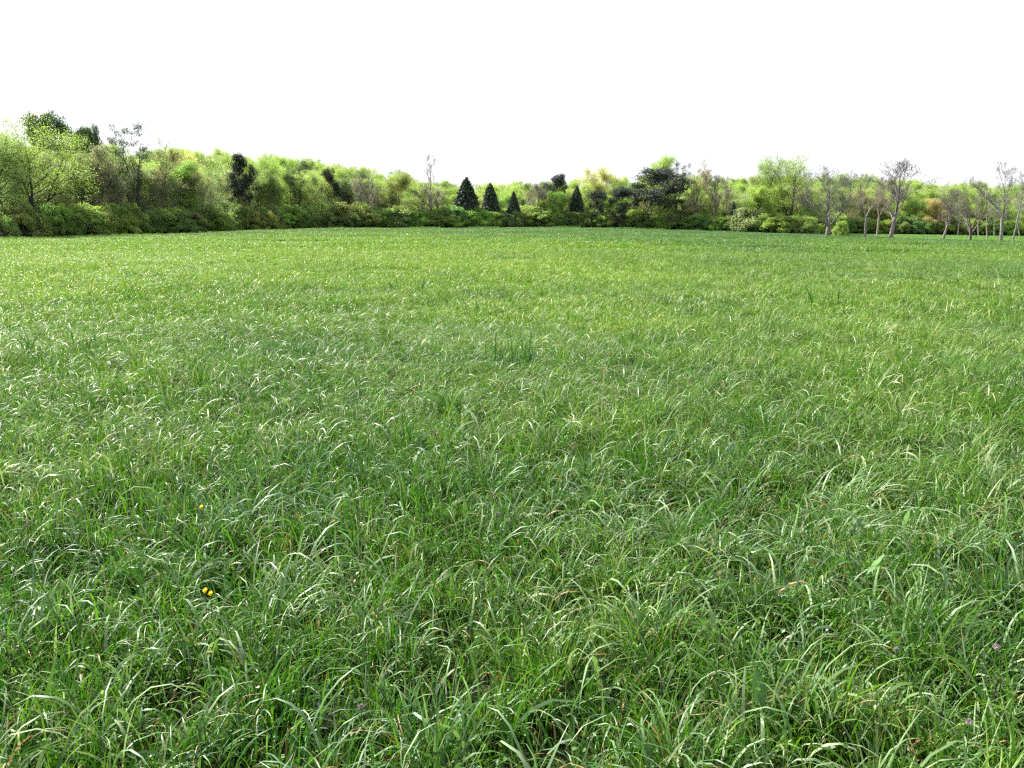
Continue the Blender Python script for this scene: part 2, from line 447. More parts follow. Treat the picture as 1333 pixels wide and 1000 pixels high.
PR = {}
def reg(key, p):
    p['mw'] = mesh_np(p['name'] + '_trunk', p['wood'][0], p['wood'][1], mats=[MB], smooth=True)
    if p['leaf'] is not None:
        V, Fq, d = p['leaf']; p['ml'] = mesh_np(p['name'] + '_crown', V, Fq, d, mats=[p['mat']])
    PR.setdefault(key, []).append(p)
for s in range(3): reg('leafy', proto_tree('spring_tree', 10 + s, 24000, .145, .36, H=10, R=3.6, r0=.17, clear=.2, nlimb=16, nb=7, nt_=5, patchy=1.0))
for s in range(2): reg('open', proto_tree('open_tree', 20 + s, 17000, .115, .36, H=11, R=3.7, r0=.24, clear=.2, nlimb=22, nb=7, nt_=5, leaders=2 + s, split=.22, splay=.36, patchy=1.1, prof='round'))
for s in range(2): reg('bud', proto_tree('budding_tree', 30 + s, 9000, .12, .2, H=10, R=3.0, r0=.14, clear=.18, nlimb=18, nb=7, nt_=6, nt2=1, up=.5, ang=42))
reg('bare_vase', proto_tree('bare_tree', 41, 500, .07, .06, H=9, R=4.4, r0=.24, clear=.2, nlimb=26, nb=7, nt_=5, nt2=1, leaders=4, split=.17, splay=.62, up=.55, ang=40, prof='vase', wig=.13))
reg('bare_up', proto_tree('bare_tree', 42, 700, .07, .06, H=10, R=3.1, r0=.2, clear=.28, nlimb=22, nb=8, nt_=6, nt2=1, up=.6, ang=44, prof='round', wig=.09))
reg('bare_fork', proto_tree('bare_tree', 43, 250, .07, .06, H=9, R=3.2, r0=.2, clear=.3, nlimb=19, nb=7, nt_=6, nt2=1, leaders=2, split=.35, splay=.42, up=.6, ang=42, prof='vase', wig=.15))
reg('bare_thin', proto_tree('bare_tree', 44, 150, .07, .06, H=10, R=1.8, r0=.11, clear=.35, nlimb=14, nb=6, nt_=4, nt2=1, up=.8, ang=36, prof='round', wig=.11))
reg('bare_low', proto_tree('bare_tree', 45, 200, .07, .06, H=7.5, R=4.2, r0=.28, clear=.18, nlimb=17, nb=5, nt_=5, nt2=1, leaders=5, split=.16, splay=.8, up=.75, ang=38, prof='vase', wig=.14))
reg('haze', proto_tree('thicket_tree', 46, 5000, .1, .15, H=6, R=2.8, r0=.08, clear=.06, nlimb=26, nb=8, nt_=6, nt2=2, leaders=3, split=.05, splay=.4, up=.5, ang=48, prof='round'))
reg('cedar', proto_cedar('cedar', 51)); reg('cedar', proto_cedar('cedar', 52, R=2.2, lump=.3))
reg('pine', proto_clumpy('dark_tree', 61, 26000, .22, 1.0, H=10, R=3.6, r0=.2, clear=.15, nlimb=24, nb=5, up=.15, ang=66))
reg('pine', proto_clumpy('dark_tree', 62, 22000, .22, .95, H=10, R=3.2, r0=.2, clear=.3, nlimb=20, nb=5, up=.2, ang=60))
reg('tuft', proto_clumpy('tufted_tree', 63, 9000, .15, .62, H=12, R=3.0, r0=.3, clear=.35, nlimb=15, nb=5, leaders=2, split=.3, splay=.22, up=.4, ang=45, nt_=2))
for s in range(4): reg('shrub', proto_shrub('shrub', 70 + s, R=2.1 + .25 * s, H=3 - .1 * s, nblob=50 + 8 * s))
reg('shrub_open', proto_shrub('shrub', 80, R=2.3, H=3, n=4500, nblob=80, stems=50, lsize=.12))

CNT = {}
def place(key, name, u, d, top=None, width=None, H=None, col=None, bark=(.10, .085, .07), label='', cat='tree', group=None, var=None, rot=None, lean=0.):
    ps = PR[key]; i = CNT.get(key, 0) if var is None else var; CNT[key] = i + 1
    p = ps[i % len(ps)]
    x = float(wx(u, d)); z = float(ground_z(x, d)) - .03
    if H is None: H = float(zrow(top, d)) - z
    sz = H / p['H']
    sx = (width / KU * d / 2) / p['R'] if width else sz
    e = bpy.data.objects.new(name, None); C.objects.link(e)
    e.location = (x, d, z); e.rotation_euler = (lean, 0, random.uniform(0, 6.28) if rot is None else rot); e.scale = (sx, sx, sz)
    e.empty_display_size = .5
    tag(e, label, cat, group)
    t = link('trunk' if cat != 'shrub' else 'stem', p['mw'], e); t.color = (*bark, 1)
    if p['leaf'] is not None:
        c = link('crown' if cat != 'shrub' else 'foliage', p['ml'], e)
        c.color = (*(col or (.15, .22, .05)), 1)
    return e

# ------------------------------------------------------------------ ground sheet
def build_ground():
    us = np.linspace(-1.25, 1.25, 161)                      # x / y
    ds = np.concatenate([[-8, -3, 0.01], np.geomspace(.6, 900, 220)])
    V = []
    for d in ds:
        xs = us * (max(d, 0) + 9)
        y = np.full_like(xs, d); V.append(np.stack([xs, y, ground_z(xs, y)], 1))
    V = np.concatenate(V); n = len(us); m = len(ds)
    i = np.arange(m - 1)[:, None] * n; j = np.arange(n - 1)[None, :]
    Fq = np.stack([i + j, i + j + 1, i + n + j + 1, i + n + j], -1).reshape(-1, 4)
    yy = np.maximum(V[:, 1], 1); uu = np.clip(666 + KU * V[:, 0] / yy, -700, 2200)
    zone = np.zeros((len(V), 3)); zone[:, 0] = np.clip((V[:, 1] - edge(uu) + 1) / 3, 0, 1)       # leaf litter under the wood, coloured dark to shade the gaps between trunks
    zone[:, 1] = np.clip((V[:, 1] - rim(uu)) / 4, 0, 1) * (uu > 1060)
    o = link('ground', mesh_np('ground', V, Fq, zone, mats=[MS], smooth=True)); tag(o, 'gently rolling ground of the hay meadow', None, None, 'structure')
build_ground()

# ------------------------------------------------------------------ grass
def blade_mesh(name, r, size, ntuft, per, wid, hgt, segs, loose=0.0, wildness=1.0, lean=(0.0, 0.0), clover=0, even=0.0, mat=None):
    """a square piece of meadow: tufts of arching ribbons"""
    tx = r.uniform(-size / 2, size / 2, (ntuft * 3, 2))
    ph = r.uniform(0, 6, 4); kf = 2 * pi / size * np.array([1, 2, 2, 3]) * (1 if size < 1.5 else 2)   # thicker and thinner places
    dn = np.sin(tx[:, 0] * kf[0] + ph[0]) * np.sin(tx[:, 1] * kf[1] + ph[1]) + np.sin(tx[:, 0] * kf[2] + ph[2]) * np.sin(tx[:, 1] * kf[3] + ph[3]) + r.normal(size=ntuft * 3) * .6
    o_ = np.argsort(-dn)[:int(ntuft * 1.35)]; o_ = r.permutation(o_)[:ntuft]; tx = tx[o_]
    dd = dn[o_]; th = np.clip(.5 * r.random(ntuft) + .5 * (dd - dd.min()) / (dd.max() - dd.min()) * 1.5 - .1, 0, 1)
    cnt = np.maximum(2, (per * r.uniform(.5, 1.5, ntuft))).astype(int); tid = np.repeat(np.arange(ntuft), cnt); n = len(tid)
    ttype = r.random(ntuft)
    tall = (.42 + .95 * th)[tid]
    spread = r.uniform(.02, .09, ntuft)[tid]
    base = tx[tid] + r.normal(size=(n, 2)) * spread[:, None]
    az = np.where((r.random(ntuft) < .65)[tid], r.uniform(0, 2 * pi, ntuft)[tid] + r.normal(size=n) * .8, r.uniform(0, 2 * pi, n))
    h = hgt * tall * r.uniform(.55, 1.25, n)
    glau = (ttype[tid] > .74) | (r.random(n) < .15)
    straw = r.random(n) < .08 * (1 - even)
    W = wid * r.uniform(.5, 1.25, n) * np.where(ttype[tid] > .74, 1.55, np.where(glau, 1.3, 1.0)) * np.where(straw, .75, 1)
    th0 = np.abs(r.normal(size=n)) * .22 + .04
    low = r.random(n) < .42                      # short upright green undergrowth
    glau = glau & ~low; h = np.where(low, h * .72, h)
    bend = np.where(r.random(n) < .55, r.uniform(1.2, 2.9, n), r.uniform(.15, 1.1, n)) * wildness
    bend = np.where(low, bend * .35, bend); bend = np.where(straw, bend + .8, bend); h = np.where(straw, h * .75, h)
    h = h * (1 + .30 * np.clip(bend - .9, 0, 2))
    k = segs + 1; s = np.linspace(0, 1, k)
    theta = th0[:, None] + bend[:, None] * s[None, :] ** 1.7
    az_s = az[:, None] + (r.normal(size=n) * .5)[:, None] * s[None, :] ** 1.5
    ds_ = (h / segs)[:, None]
    dx = np.sin(theta) * np.cos(az_s) + lean[0] * s; dy = np.sin(theta) * np.sin(az_s) + lean[1] * s; dz = np.cos(theta)
    cum = lambda a: np.concatenate([np.zeros((n, 1)), np.cumsum((a[:, :-1] + a[:, 1:]) * .5 * ds_, 1)], 1)
    X = base[:, 0:1] + cum(dx); Y = base[:, 1:2] + cum(dy); Z = np.maximum(cum(dz), .012) - .02
    tw = az[:, None] + pi / 2 + (r.normal(size=n) * .9)[:, None] * s[None, :] + (r.normal(size=n) * .35)[:, None]
    prof = (.55 + .45 * np.minimum(s * 4, 1)) * (1 - s ** 2.6) + .03
    hw = W[:, None] * .5 * prof[None, :]
    tz = (r.normal(size=n) * .35)[:, None] * np.ones((1, k))
    sx = np.cos(tw) * hw; sy = np.sin(tw) * hw; sz_ = tz * hw
    A = np.stack([X - sx, Y - sy, Z - sz_], -1); B = np.stack([X + sx, Y + sy, Z + sz_], -1)
    V = np.stack([A, B], 2).reshape(-1, 3)
    b0 = (np.arange(n) * k * 2)[:, None] + (np.arange(segs) * 2)[None, :]
    Fq = np.stack([b0, b0 + 1, b0 + 3, b0 + 2], -1).reshape(-1, 4)
    hue = np.clip(r.random(n) * .6 + r.random(ntuft)[tid] * .4, 0, 1)
    hue = hue * (1 - even) + .5 * even
    typ = np.where(straw, .95, np.where(glau, .5, .1))
    d = np.stack([np.repeat(hue, k * 2), np.tile(np.repeat(s, 2), n), np.repeat(typ, k * 2)], 1)
    if clover:
        Vc, Fc, dc = clover_mesh(name, r, size, clover)
        Fq = np.concatenate([Fq, Fc + len(V)]); V = np.concatenate([V, Vc]); d = np.concatenate([d, dc])
    return mesh_np(name, V, Fq, d, mats=[mat or MG], smooth=True)

def clover_mesh(name, r, size, n):
    """low weeds between the grass: three-part leaves on short stalks"""
    P = np.stack([r.uniform(-size / 2, size / 2, n), r.uniform(-size / 2, size / 2, n), r.uniform(.03, .17, n)], 1)
    V, Fq, d = leaves(np.repeat(P, 3, 0) + r.normal(size=(3 * n, 3)) * .007, .015, r, 0.5, up=1.5, aspect=.7)
    d[:, 1] = .6; d[:, 2] = .1
    return V, Fq, d

def instancer(name, pts, idx, rot, scl, meshes):
    col = bpy.data.collections.new(name + '_pieces')       # pieces live only inside this object's own node tree
    for i, me in enumerate(meshes):
        o = bpy.data.objects.new('%s_piece_%02d' % (name, i), me); col.objects.link(o)
    me = bpy.data.meshes.new(name); me.vertices.add(len(pts)); me.vertices.foreach_set('co', np.asarray(pts, np.float32).ravel())
    a = me.attributes.new('pidx', 'INT', 'POINT'); a.data.foreach_set('value', np.asarray(idx, np.int32))
    a = me.attributes.new('prot', 'FLOAT_VECTOR', 'POINT'); a.data.foreach_set('vector', np.asarray(rot, np.float32).ravel())
    a = me.attributes.new('pscl', 'FLOAT_VECTOR', 'POINT'); a.data.foreach_set('vector', np.asarray(scl, np.float32).ravel())
    ob = link(name, me)
    g = bpy.data.node_groups.new(name + '_nodes', 'GeometryNodeTree')
    g.interface.new_socket('Geometry', in_out='INPUT', socket_type='NodeSocketGeometry')
    g.interface.new_socket('Geometry', in_out='OUTPUT', socket_type='NodeSocketGeometry')
    gi = g.nodes.new('NodeGroupInput'); go = g.nodes.new('NodeGroupOutput')
    ci = g.nodes.new('GeometryNodeCollectionInfo'); ci.inputs[0].default_value = col; ci.inputs[1].default_value = True; ci.inputs[2].default_value = True
    iop = g.nodes.new('GeometryNodeInstanceOnPoints'); iop.inputs['Pick Instance'].default_value = True
    def attr(nm, ty, ):
        n = g.nodes.new('GeometryNodeInputNamedAttribute'); n.data_type = ty; n.inputs[0].default_value = nm; return n.outputs[0]
    m2p = g.nodes.new('GeometryNodeMeshToPoints')
    g.links.new(gi.outputs[0], m2p.inputs[0]); g.links.new(m2p.outputs[0], iop.inputs['Points'])
    g.links.new(ci.outputs[0], iop.inputs['Instance']); g.links.new(attr('pidx', 'INT'), iop.inputs['Instance Index'])
    er = g.nodes.new('FunctionNodeEulerToRotation'); g.links.new(attr('prot', 'FLOAT_VECTOR'), er.inputs[0]); g.links.new(er.outputs[0], iop.inputs['Rotation'])
    g.links.new(attr('pscl', 'FLOAT_VECTOR'), iop.inputs['Scale'])
    g.links.new(iop.outputs[0], go.inputs[0])
    md = ob.modifiers.new('scatter', 'NODES'); md.node_group = g
    return ob

def build_grass():
    r = np.random.default_rng(3)
    near = [blade_mesh('grass_near', r, 1.0, 235, 22, .0066, .25, 7, clover=150) for i in range(8)]
    # every near piece gets low clover leaves too
    mid = [blade_mesh('grass_mid', r, 2.0, 400, 16, .0085, .25, 5, even=.1) for i in range(5)]
    far = [blade_mesh('grass_far', r, 5.0, 860, 10, .020, .27, 4, wildness=.9, even=.62) for i in range(4)]
    tiny = [blade_mesh('grass_short', r, 5.0, 500, 6, .035, .10, 3, wildness=.8, even=.6, mat=MG2) for i in range(2)]
    pts, idx, rot, scl = [], [], [], []
    def tier(y0, y1, cell, lo, cnt, tiltless=False):
        ys = np.arange(y0 + cell / 2, y1, cell)
        for y in ys:
            hw = y * .72 + 3.0
            for x in np.arange(-math.ceil(hw / cell) * cell, hw, cell):
                u = 666 + KU * x / max(y, .5); d = y
                E = float(edge(u)); R = float(rim(u))
                if d > E + 1: continue
                short = u > 1075 and d > R + 4
                z = float(ground_z(x, y))
                h = 1 + .30 * math.sin(x * .9 + 2 * math.sin(y * .6)) * math.sin(y * .8 + 1.2) + .15 * float(lowfreq(x * 1.7, y * 1.7)) + r.normal() * .08
                h = min(max(h, .52), 1.45)
                if y > 40: h = min(h, 1.15)
                if d > E - 9 and not short: h *= r.uniform(1, 1.9)
                pts.append((x, y, z))
                idx.append(r.integers(2) + 17 if short and cell > 4 else lo + r.integers(cnt))
                dzx = (float(ground_z(x + 1, y)) - float(ground_z(x - 1, y))) / 2; dzy = (float(ground_z(x, y + 1)) - float(ground_z(x, y - 1))) / 2
                rot.append((0, 0, r.integers(4) * pi / 2)); sxy = 1.06
                scl.append((sxy, sxy, .35 if short and cell <= 4 else h))
    tier(-1.0, 13.0, 1.0, 0, 8)
    tier(13.0, 45.0, 2.0, 8, 5)
    tier(45.0, 190.0, 5.0, 13, 4)
    ob = instancer('grass', pts, idx, rot, scl, near + mid + far + tiny)
    tag(ob, 'tall unmown green grass with arching blades covering the whole field', 'grass', None, 'stuff')
build_grass()

# ------------------------------------------------------------------ far wood behind the edge trees
def build_far_wood():
    r = np.random.default_rng(5); ms = []
    for key, i in (('leafy', 0), ('leafy', 1), ('leafy', 2), ('open', 0), ('bud', 0), ('bud', 1), ('shrub', 0), ('shrub', 1), ('shrub', 2)):
        p = PR[key][i]; V1, F1 = p['wood']; V2, F2, d2 = p['leaf']
        keep = F1[:len(F1) // 1]
        V = np.concatenate([V1, V2]); d = np.concatenate([np.full((len(V1), 3), .5), d2])
        mi = np.concatenate([np.zeros(len(keep)), np.ones(len(F2))])
        V = V / p['H'] * np.array([1, 1, 1.])
        ms.append(mesh_np('far_wood_tree', V, [keep, F2 + len(V1)], d, mats=[MB2, MFAR], mat_index=mi))
    pts, idx, rot, scl = [], [], [], []
    for row in range(16):
        off = 9 + row * 9.0
        u = -560.
        while u < 1950:
            E = float(edge(u)); d = E + off + r.uniform(-3, 3)
            step = (4.6 + row * .12) / d * KU * r.uniform(.75, 1.3)
            x = float(wx(u, d)); z = float(ground_z(x, d))
            sk = float(np.interp(u, SK_U, SKROW)); Hmax = float(zrow(sk + 5 + 5 * math.sin(u * .11 + row) * math.sin(u * .037 + 2 * row) + r.uniform(-8, 9) + (9 if row < 5 else 0), d)) - z
            H = min(Hmax, r.uniform(8.5, 12.5) + row * .15)
            if H > 3.5:
                pts.append((x, d, z)); idx.append(r.integers(6)); rot.append((0, 0, r.uniform(0, 6.28))); w_ = H * r.uniform(.95, 1.4); scl.append((w_, w_, H))
            u += step
    for row in range(9):                       # undergrowth filling the space between the trunks
        u = -560.
        while u < 1950:
            d = float(edge(u)) + 4 + row * 4.5 + r.uniform(-1.5, 1.5); x = float(wx(u, d)); z = float(ground_z(x, d))
            h = r.uniform(2.4, 5.2); w_ = h * r.uniform(.9, 1.4)
            pts.append((x, d, z)); idx.append(6 + r.integers(3)); rot.append((0, 0, r.uniform(0, 6.28))); scl.append((w_, w_, h))
            u += 3.6 / d * KU * r.uniform(.7, 1.4)
    ob = instancer('far_wood', pts, idx, rot, scl, ms)
    tag(ob, 'mass of pale spring-green woodland rising behind the edge of the field', 'woodland', None, 'stuff')
MB2 = bpy.data.materials.new('far_bark'); MB2.use_nodes = True
_t = MB2.node_tree; _p = _t.nodes['Principled BSDF']; _p.inputs['Roughness'].default_value = .9
_g = N(_t, 'ShaderNodeNewGeometry'); L(_t, ramp(_t, noise(_t, _g.outputs['Position'], .3), [(.3, (.07, .06, .05)), (.7, (.17, .14, .12))]), _p.inputs['Base Color'])
build_far_wood()

# ------------------------------------------------------------------ trees one can tell apart
YG = (.19, .26, .06); PALE = (.22, .29, .09); GRN = (.12, .20, .04); MID = (.16, .23, .06); OLIVE = (.16, .18, .06)
TAN = (.21, .22, .12); PINK = (.21, .20, .15); DARK = (.05, .078, .052); DGRN = (.05, .11, .025); ORANGE = (.32, .25, .12); YEL = (.32, .31, .12)
GREY = (.16, .14, .12); DBARK = (.05, .042, .035); PURP = (.13, .115, .115)
# key, name, u, distance beyond the wood edge (or absolute if > 60), top row, width px, crown colour, bark, label, short reference
T = [
 ('open', 'spring_tree', 2, 5, 178, 95, (.17, .24, .08), DBARK, 'pale green loosely leaved tree cut by the edge of the picture', 'the pale edge tree'),
 ('open', 'spring_tree', 48, 4, 163, 112, YG, DBARK, 'big yellow-green tree with dark forked trunk in front of the tall dark oak', 'the big yellow-green tree'),
 ('pine', 'dark_oak', 85, 22, 154, 76, DGRN, DBARK, 'tall dark green tree with lobed top standing highest on the skyline', 'the tallest dark tree'),
 ('pine', 'dark_oak', 110, 20, 174, 56, DGRN, DBARK, 'dark green lower crown slumping from the tallest dark tree towards the small dark treetop', 'the slumping dark crown'),
 ('pine', 'dark_oak', 131, 28, 169, 30, DGRN, DBARK, 'small dark rounded treetop just beside the tallest dark tree', 'the small dark treetop'),
 ('bud', 'budding_tree', 146, 6, 194, 54, (.19, .19, .11), GREY, 'brownish budding tree with hazy twigs beside the tufted tall tree', 'the brownish budding tree'),
 ('tuft', 'tufted_tree', 180, 7, 164, 50, (.045, .09, .04), DBARK, 'tall thin tree with dark trunk and separate dark green tufts on top', 'the tufted tall tree'),
 ('bud', 'budding_tree', 214, 6, 192, 56, (.17, .17, .08), PURP, 'grey budding tree with upright twigs between the tufted tall tree and the black conifer', 'the grey budding tree'),
 ('leafy', 'spring_tree', 247, 12, 203, 40, YEL, GREY, 'yellowish blossoming tree behind the left woodland edge', 'the yellowish tree'),
 ('pine', 'dark_conifer', 308, 5, 203, 46, (.016, .03, .02), DBARK, 'ragged blackish conifer rising out of the bright green bushes', 'the ragged blackish conifer'),
 ('leafy', 'spring_tree', 347, 9, 212, 48, MID, GREY, 'upright bright green tree next to the ragged blackish conifer', 'the upright green tree'),
 ('tuft', 'thin_tree', 390, 4, 220, 22, (.05, .08, .03), DBARK, 'slender straight tree with bare dark stem and small flat crown', 'the slender straight tree'),
 ('pine', 'dark_tree', 428, 9, 222, 26, (.045, .045, .03), DBARK, 'small reddish-dark evergreen behind the bushes near the slender straight tree', 'the reddish-dark evergreen'),
 ('haze', 'thicket_tree', 481, 4, 233, 38, PINK, PURP, 'purple-grey leafless thicket tree beside the olive round tree', 'the purple-grey tree'),
 ('leafy', 'spring_tree', 522, 6, 229, 44, OLIVE, GREY, 'olive green round-topped tree between the two purple-grey thicket trees', 'the olive round tree'),
 ('bare_thin', 'bare_tree', 561, 12, 201, 26, GREY, (.14, .12, .1), 'tall lone bare treetop sticking up above the middle of the woods', 'the lone bare treetop'),
 ('haze', 'thicket_tree', 563, 3, 245, 42, PINK, PURP, 'low purple-grey leafless tree just before the biggest conical cedar', 'the low purple-grey tree'),
 ('cedar', 'cedar', 607, 5, 233, 36, DARK, DBARK, 'biggest conical black-green cedar, broadest of the cedar row', 'the biggest cedar'),
 ('cedar', 'cedar', 638, 5, 240, 27, DARK, DBARK, 'second conical dark cedar, slightly smaller than the biggest beside it', 'the second cedar'),
 ('cedar', 'cedar', 668, 3, 251, 20, DARK, DBARK, 'small pointed dark cedar poking out of the hedge of bushes', 'the small pointed cedar'),
 ('bud', 'budding_tree', 696, 4, 241, 30, GREY, GREY, 'grey-green twiggy tree between the small pointed cedar and the dark domed tree', 'the grey-green twiggy tree'),
 ('pine', 'dark_tree', 720, 8, 230, 46, (.035, .05, .035), DBARK, 'dark domed evergreen behind the bright green small tree', 'the dark domed tree'),
 ('leafy', 'small_tree', 727, 2, 251, 32, GRN, GREY, 'small fresh green tree in front of the dark domed evergreen', 'the small fresh green tree'),
 ('cedar', 'cedar', 750, 5, 243, 21, DARK, DBARK, 'narrow sharp-topped dark cedar next to the dark domed evergreen', 'the narrow cedar'),
 ('pine', 'dark_tree', 771, 3, 250, 32, (.03, .045, .03), DBARK, 'low dark round evergreen below the pale yellow tree', 'the low dark evergreen'),
 ('leafy', 'spring_tree', 788, 26, 221, 56, YEL, GREY, 'pale yellow blossoming tree glowing behind the low dark evergreen', 'the pale yellow tree'),
 ('pine', 'dark_tree', 834, 3, 221, 104, (.05, .065, .055), (.2, .18, .17), 'large grey-black evergreen with many rounded clumps, widest of the dark trees', 'the large clumped evergreen'),
 ('pine', 'dark_tree', 813, 2, 247, 38, (.03, .042, .036), DBARK, 'lower dark evergreen leaning out beside the large clumped evergreen', 'the lower dark evergreen'),
 ('leafy', 'spring_tree', 862, 30, 207, 46, PALE, GREY, 'pale lime green treetop rising behind the large clumped evergreen', 'the lime treetop'),
 ('tuft', 'dark_pine', 878, 3, 214, 28, (.03, .05, .035), DBARK, 'narrow dark pine with tall bare trunk and rounded head', 'the narrow dark pine'),
 ('bud', 'budding_tree', 901, 3, 217, 42, (.24, .20, .15), (.16, .13, .12), 'pinkish budding tree with fine upright twigs beside the narrow dark pine', 'the pinkish budding tree'),
 ('bare_up', 'bare_tree', 929, 4, 228, 34, PINK, (.19, .16, .15), 'grey bare tree with fine twigs behind bushes, beside the pinkish budding tree', 'the fine-twigged bare tree'),
 ('bare_thin', 'bare_tree', 948, 3, 228, 24, PINK, (.2, .17, .16), 'slim leaning bare tree rising above the tiny dark cedar', 'the slim leaning tree'),
 ('cedar', 'cedar', 954, 1.5, 264, 13, DARK, DBARK, 'tiny dark cedar in the bushes under the slim leaning tree', 'the tiny dark cedar'),
 ('cedar', 'cedar', 970, 1.5, 271, 13, DARK, DBARK, 'low stubby dark cedar under the yellow-green round tree', 'the stubby cedar'),
 ('leafy', 'small_tree', 984, 2.5, 246, 44, YG, DBARK, 'yellow-green round small tree under the tall spring-green oaks', 'the yellow-green round tree'),
 ('open', 'spring_tree', 1000, 7, 206, 56, MID, DBARK, 'tall spring-green tree with dark forks, first of the tall pair', 'the first tall green tree'),
 ('open', 'spring_tree', 1028, 6, 207, 58, (.17, .23, .05), DBARK, 'tall open-crowned green tree between its green twin and the spreading bare tree', 'the second tall green tree'),
 ('bare_vase', 'bare_tree', 1078, 128, 219, 82, GREY, (.165, .16, .145), 'spreading bare tree behind the lime bush, broadest of the leafless trees', 'the spreading bare tree'),
 ('bare_fork', 'bare_tree', 1127, 127, 228, 50, GREY, (.21, .205, .19), 'small forked bare tree with slim pale stem before the meadow strip', 'the forked bare tree'),
 ('bare_fork', 'bare_tree', 1143, 160, 232, 40, GREY, (.26, .21, .17), 'pale-barked bare tree farther back between the forked and the tallest bare tree', 'the pale-barked bare tree'),
 ('bare_up', 'bare_tree', 1161, 125, 209, 68, GREY, (.17, .155, .15), 'tallest bare tree with straight trunk and dense rounded twigs', 'the tallest bare tree'),
 ('leafy', 'small_tree', 1192, 5, 262, 36, MID, GREY, 'green bushy tree at the wood edge beside the orange-tan tree', 'the green bushy tree'),
 ('leafy', 'small_tree', 1213, 3, 261, 32, ORANGE, GREY, 'orange-tan young tree at the wood edge behind the meadow strip', 'the orange-tan tree'),
 ('bare_up', 'bare_tree', 1230, 132, 247, 42, GREY, (.15, .13, .13), 'dark slender bare tree standing beside the orange-tan tree', 'the dark slender bare tree'),
 ('bare_low', 'bare_tree', 1265, 112, 243, 58, GREY, (.13, .11, .1), 'low vase-shaped bare tree with thick dark trunk and curved limbs', 'the vase-shaped bare tree'),
 ('bare_thin', 'bare_tree', 1287, 135, 250, 24, GREY, (.28, .25, .22), 'thin whitish bare tree between the vase-shaped and the high forked bare tree', 'the thin whitish tree'),
 ('bare_fork', 'bare_tree', 1305, 110, 214, 74, GREY, (.21, .205, .19), 'high forked bare tree with long rising limbs near the picture edge', 'the high forked tree'),
 ('bare_thin', 'bare_tree', 1321, 118, 224, 34, GREY, (.21, .205, .19), 'slim bare tree just past the high forked bare tree', 'the last slim bare tree'),
]
REFS = []
for k, nm, u, dd, top, wd, col, bark, lab, ref in T:
    d = dd if dd > 60 else float(edge(u)) + dd
    if k == 'cedar': wd *= 1.12
    g = {'cedar': 'dark conical cedars along the wood edge'}.get(nm)
    if nm == 'bare_tree' and dd > 60: g = 'bare trees standing in the meadow'
    place(k, nm, u, d, top, wd, None, col, bark, lab, 'tree', g)
    REFS.append((u, ref))
REFS.sort()
RU = np.array([a for a, b in REFS])

# ------------------------------------------------------------------ bushes and small trees along the wood edge
cols = [((.10, .17, .04), 'green'), ((.13, .2, .045), 'fresh green'), ((.09, .14, .045), 'dull green'), ((.15, .21, .06), 'yellowish'), ((.115, .17, .06), 'olive green'), ((.15, .22, .05), 'light green')]
rr = random.Random(11)
lab_used = set()
def shrub_at(u, where, dist, h, i):
    c, cn = cols[rr.randrange(6)]
    if u < 360: h *= 1.05
    if 590 < u < 770: h = max(h, 3.3)
    lab = '%s bush %s' % (cn, where)
    if lab in lab_used: return
    lab_used.add(lab)
    d = float(edge(u)) + dist
    wdt = rr.uniform(34, 52) * (1.25 if u < 300 else 1) if u < 1085 else rr.uniform(26, 38)
    place('shrub' if rr.random() < .85 else 'shrub_open', 'shrub', u, d, None, wdt, h, tuple(q * rr.uniform(.85, 1.15) for q in c), (.1, .08, .07), lab, 'shrub', 'bushes along the wood edge')
for i, (u, ref) in enumerate(REFS):
    shrub_at(u, 'at the foot of ' + ref, 1.2 + rr.random(), rr.uniform(2.7, 3.7), i)
    if i + 1 < len(REFS):
        u2, ref2 = REFS[i + 1]
        if u2 - u > 12: shrub_at((u + u2) / 2 + rr.uniform(-3, 3), 'between the feet of %s and %s' % (ref[4:], ref2[4:]), .9 + rr.random(), rr.uniform(2.5, 3.6), i)
        if u2 - u > 30:
            shrub_at(u * .72 + u2 * .28, 'a little past %s towards %s' % (ref, ref2[4:]), 2.2 + rr.random(), rr.uniform(3.2, 4.6), i)
            shrub_at(u * .28 + u2 * .72, 'just short of %s coming from %s' % (ref2, ref[4:]), 2.2 + rr.random(), rr.uniform(3.2, 4.6), i)
# taller second row of young trees
tcols = [(YG, 'yellow-green'), (MID, 'mid green'), (PALE, 'pale green'), (TAN, 'tan budding'), ((.18, .2, .07), 'grey-green'), (GRN, 'fresh green')]
for i, (u, ref) in enumerate(REFS[:-1]):
    u2, ref2 = REFS[i + 1]
    if u < 100 or u2 - u < 10: continue
    for f, ph in (((.5, 'rising between %s and %s'),) if u2 - u < 30 else ((.3, 'behind the bushes near %s towards %s'), (.72, 'among the wood midway from %s to %s'))):
        uu = u + (u2 - u) * f
        c, cn = tcols[rr.randrange(6)]
        k = rr.choice(['leafy', 'open', 'bud', 'leafy', 'haze'])
        d = float(edge(uu)) + rr.uniform(9, 14)
        sk = float(np.interp(uu, SK_U, SKROW))
        place(k, 'young_tree', uu, d, sk + rr.uniform(12, 30), rr.uniform(30, 46) * (1.4 if uu < 300 else 1), None, tuple(q * rr.uniform(.85, 1.15) for q in c), GREY,
              '%s tree %s' % (cn, ph % (ref[4:], ref2[4:])), 'tree', 'young trees inside the wood edge')
PS = ['behind the vase-shaped tree', 'between thin whitish and high forked trees', 'just past the high forked tree', 'beyond the last slim bare tree', 'between dark slender and vase-shaped trees', 'at the very edge of the picture']
for i, u in enumerate([1275, 1296, 1313, 1329, 1248, 1339]):
    place('bare_thin', 'pale_tree', u, 178 + (i * 7 % 5) * 2.2, 252 + (i * 5) % 9, 20 + (i * 7) % 9, None, GREY, (.24, .23, .205),
          'thin grey-stemmed leafless tree at the wood edge ' + PS[i], 'tree', 'pale stems along the far wood edge')
